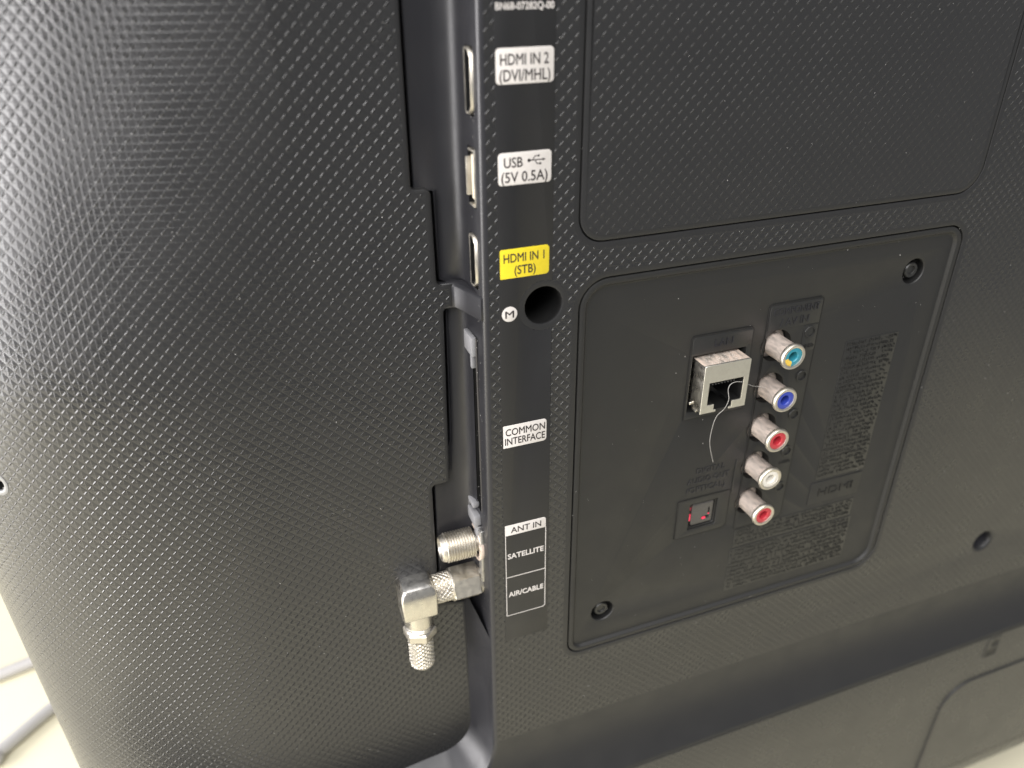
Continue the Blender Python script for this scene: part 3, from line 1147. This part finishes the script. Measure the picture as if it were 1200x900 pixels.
# ------------------------------------------------------------------ optical socket with lit red lens
t = empty('optical_port', (74.3, FY, -65.0), tv)
mb = MB()
plate(mb, [(rrect(-5.35, 5.35, -5.4, 5.4, 0.4, 3), [(0, 4, 0), (0, 0.3, 0), (0.1, 0.25, 0)]),
           (rrect(-4.7, 4.7, -4.7, 4.7, 0.6, 3), [(0, 4, 0), (0, 0.4, 0), (0.1, 0.25, 0)])])
mb.build('socket_frame', 'dark', t, 40)
mb = MB()
plate(mb, [(rrect(-3.7, 4.5, -4.4, 4.3, 0.7, 4), [(0, 1.6, 0), (0, 0.75, 0), (0.25, 0.55, 0), (0.4, 0.5, 0)]),
           (rrect(0.3, 3.3, -2.8, -1.6, 0.3, 3), [(0, 1.4, 0), (0, 0.6, 0), (0.12, 0.5, 0)]),
           (rrect(2.6, 3.3, -1.2, 1.8, 0.2, 3), [(0, 1.4, 0), (0, 0.6, 0), (0.12, 0.5, 0)])])
mb.build('shutter', 'shutter', t, 30)
mb = MB()
box(mb, -4.5, -3.85, 0.9, 1.5, -2.6, 0.2, 0.15)
box(mb, -4.6, -4.0, 1.1, 1.7, 1.6, 3.0, 0.15)
box(mb, 0.6, 2.0, 0.6, 1.0, -2.9, -2.1, 0.2)
box(mb, 2.65, 3.4, 0.65, 1.0, -1.5, -1.0, 0.12)
mb.build('red_lens', 'redled', t, 40)
mb = MB()
box(mb, -5.3, 5.3, 3.2, 3.6, -5.3, 5.3)
mb.build('back_wall', 'dark', t)

# ------------------------------------------------------------------ right-angle adapter screwed on the lower antenna socket
ZA = -75.5
ad = empty('coaxial_adapter', (xe(ZA), AY, ZA))
tag(ad, 'silver right angle antenna adapter beside the AIR/CABLE name, its knurled end hanging down', 'adapter')


def hexa(r, n=6, rot=0):
    return [(r * math.cos(2 * PI * i / n + rot), r * math.sin(2 * PI * i / n + rot)) for i in range(n)]


mb = MB()
prism(mb, hexa(5.9, 6, math.radians(12)), (-1.0, 0, 0), (-1, 0, 0), 8.8, 0.35)
lathe(mb, [(5.0, 0.2), (5.0, 1.2)], (0, 0, 0), (-1, 0, 0), 36)
lathe(mb, [(5.3, 9.6), (5.0, 10.1), (4.2, 10.2)], (0, 0, 0), (-1, 0, 0), 36)
mb.build('hex_collar', 'pale_nickel', ad, 30)


def knurl(mb, r, h0, h1, o, d, n=30, pitch=1.15, depth=0.28, seg=180, capr=None):
    N = int((h1 - h0) / 0.16)
    def rf(a, h, rr):
        u = a * n / (2 * PI)
        w = (h - h0) / pitch
        g = max(0, 1 - abs(((u + w) % 1) - 0.5) * 5), max(0, 1 - abs(((u - w) % 1) - 0.5) * 5)
        return rr - depth * max(g) * min(1, (h - h0) / 0.4, (h1 - h) / 0.4 + 0.02)
    lathe(mb, [(r, h0 + (h1 - h0) * i / N) for i in range(N + 1)], o, d, seg, 0, None, rf)


mb = MB()
knurl(mb, 4.75, 10.0, 15.6, (0, 0, 0), (-1, 0, 0), 18, 1.65, 0.40)
lathe(mb, [(4.2, 9.9), (4.75, 10.0)], (0, 0, 0), (-1, 0, 0), 40)
lathe(mb, [(4.75, 15.6), (4.5, 15.75), (4.0, 17.0)], (0, 0, 0), (-1, 0, 0), 40)
mb.build('knurled_ring', 'pale_nickel', ad, 25)
# elbow block: square body with rounded top cap
XC = -20.9
mb = MB()
sq = inset(rrect(-5.6, 5.6, -5.6, 5.6, 0.9, 5), 0)
lo_, hi = -6.0, 6.0
rows = []
for ins_, z in ((0.9, lo_), (0.25, lo_ + 0.25), (0.0, lo_ + 0.8), (0.0, hi - 3.4)):
    rows.append([(XC + a, b, z) for a, b in inset(sq, ins_)])
cir = []
for a, b in sq:
    k = math.hypot(a, b)
    cir.append((a * 5.55 / k, b * 5.55 / k))
mix = lambda t: [(a * (1 - t) + c * t, b * (1 - t) + d * t) for (a, b), (c, d) in zip(sq, cir)]
rows.append([(XC + a, b, hi - 1.6) for a, b in mix(0.35)])
rows.append([(XC + a, b, hi - 0.5) for a, b in mix(0.85)])
ids = mb.grid(rows, 0, True)
mb.face(ids[0][::-1])
rows = [[(XC + a * s_, b * s_, hi + dz_) for a, b in mix(t_)] for t_, s_, dz_ in ((0.85, 1, -0.5), (1, 0.95, -0.2), (1, 0.86, -0.02), (1, 0.5, 0.12))]
ids = mb.grid(rows, 1, True)
mb.face(ids[-1], 1)
mb.build('elbow_block', ['nickel', 'dull'], ad, 40)
mb = MB()
pr = [(4.3, 5.6), (4.6, 6.0), (4.6, 11.0)]
h = 11.2
while h < 13.2:
    pr += [(4.62, h + 0.15), (4.62, h + 0.45), (4.40, h + 0.6), (4.40, h + 0.75)]
    h += 0.8
pr += [(4.6, 13.8), (4.0, 14.1)]
lathe(mb, pr, (XC, 0, 0), (0, 0, -1), 40)
mb.build('threaded_stub', 'nickel', ad, 30)
mb = MB()
prism(mb, hexa(5.35, 6, math.radians(10)), (XC, 0, -13.9), (0, 0, -1), 3.6, 0.5)
mb.build('hex_nut', 'pale_nickel', ad, 30)
mb = MB()
lathe(mb, [(4.7, 17.3), (4.3, 17.9), (4.05, 18.1)], (XC, 0, 0), (0, 0, -1), 40)
knurl(mb, 4.1, 18.1, 29.4, (XC, 0, 0), (0, 0, -1), 15, 1.65, 0.42)
lathe(mb, [(4.1, 29.4), (3.9, 30.1), (3.4, 30.7), (2.4, 31.0), (0.01, 31.1)], (XC, 0, 0), (0, 0, -1), 40)
mb.build('knurled_sleeve', 'pale_nickel', ad, 25)

# ------------------------------------------------------------------ loose fibres caught on the sockets
mb = MB()
tube(mb, smooth_path([(78.0, -4.4, -12.8), (75.4, -4.8, -12.0), (73.4, -5.0, -12.3), (72.6, -5.2, -13.8), (73.0, -5.6, -17.1), (72.1, -5.4, -20.1), (70.6, -4.4, -22.8), (70.3, -3.4, -27.0), (71.0, -2.2, -34.0), (74.4, -0.6, -42.9)], 8), 0.085, 6)
tag(mb.build('fibre', 'hair', None, 60), 'long pale fibre hanging from the opening of the LAN socket', 'fibre')
mb = MB()
tube(mb, smooth_path([(83.6, 0.2, -17.0), (85.4, -0.8, -17.6), (87.6, -1.6, -17.8), (89.2, -2.0, -18.6)], 6), 0.06, 6)
tag(mb.build('fibre', 'hair', None, 60), 'short thin fibre between the LAN socket and the blue phono socket', 'fibre')

# ------------------------------------------------------------------ dust specks
mb = MB()
rnd = random.Random(11)
def speck(p, r):
    i = mb.add([(p[0] + dx * r * rnd.uniform(.6, 1.5), p[1] + dy * r * 0.6, p[2] + dz * r * rnd.uniform(.6, 1.5)) for dx, dy, dz in ((1, 0, 0), (-1, 0, 0), (0, 1, 0), (0, -1, 0), (0, 0, 1), (0, 0, -1))])
    for f in ((0, 3, 4), (3, 1, 4), (1, 2, 4), (2, 0, 4), (3, 0, 5), (1, 3, 5), (2, 1, 5), (0, 2, 5)):
        mb.face([i[q] for q in f])
for k in range(420):
    x, z = rnd.uniform(0, 320), rnd.uniform(-140, 110)
    y = FY if (29 < x < 153 and -108 < z < 22) else 0.0
    if math.hypot(x - hole_c[0], z - hole_c[1]) < 6: continue
    speck((x, y - 0.04, z), rnd.choice((0.05, 0.06, 0.07, 0.08, 0.10, 0.12)))
for k in range(260):
    x, z = rnd.uniform(-118, -16), rnd.uniform(-150, 100)
    p, n = side_point(x, z)
    p = p + n * 0.15
    speck(p, rnd.choice((0.05, 0.07, 0.08, 0.11)))
for k in range(60):
    z = rnd.uniform(-95, 90)
    speck((xe(z) - 0.5 - rnd.uniform(0, 0.2), rnd.uniform(1.2, 7), z), rnd.uniform(0.05, 0.1))
for k in range(120):
    speck((rnd.uniform(66.5, 77.5), FY + rnd.uniform(-5, 1), -5.15), rnd.uniform(0.05, 0.12))
tag(mb.build('dust', 'dust', None, 60), kind='stuff')

# ------------------------------------------------------------------ cables lying on the floor beyond the television
for lab, pts in (('grey cable on the pale floor, the upper of two behind the television', [(-420, 255, -325), (-282, 287, -325), (-244, 296, -325), (-222, 302, -325), (-120, 330, -325), (40, 360, -325)]),
                 ('grey cable on the pale floor, the lower of two, nearer the frame corner', [(-400, 190, -325), (-266, 215, -325), (-250, 226, -325), (-224, 250, -325), (-190, 275, -325), (-60, 320, -325)])):
    mb = MB()
    tube(mb, smooth_path(pts, 10), 4.2, 12)
    tag(mb.build('cable', 'cable', None, 60), lab, 'cable', 'cables lying on the floor')
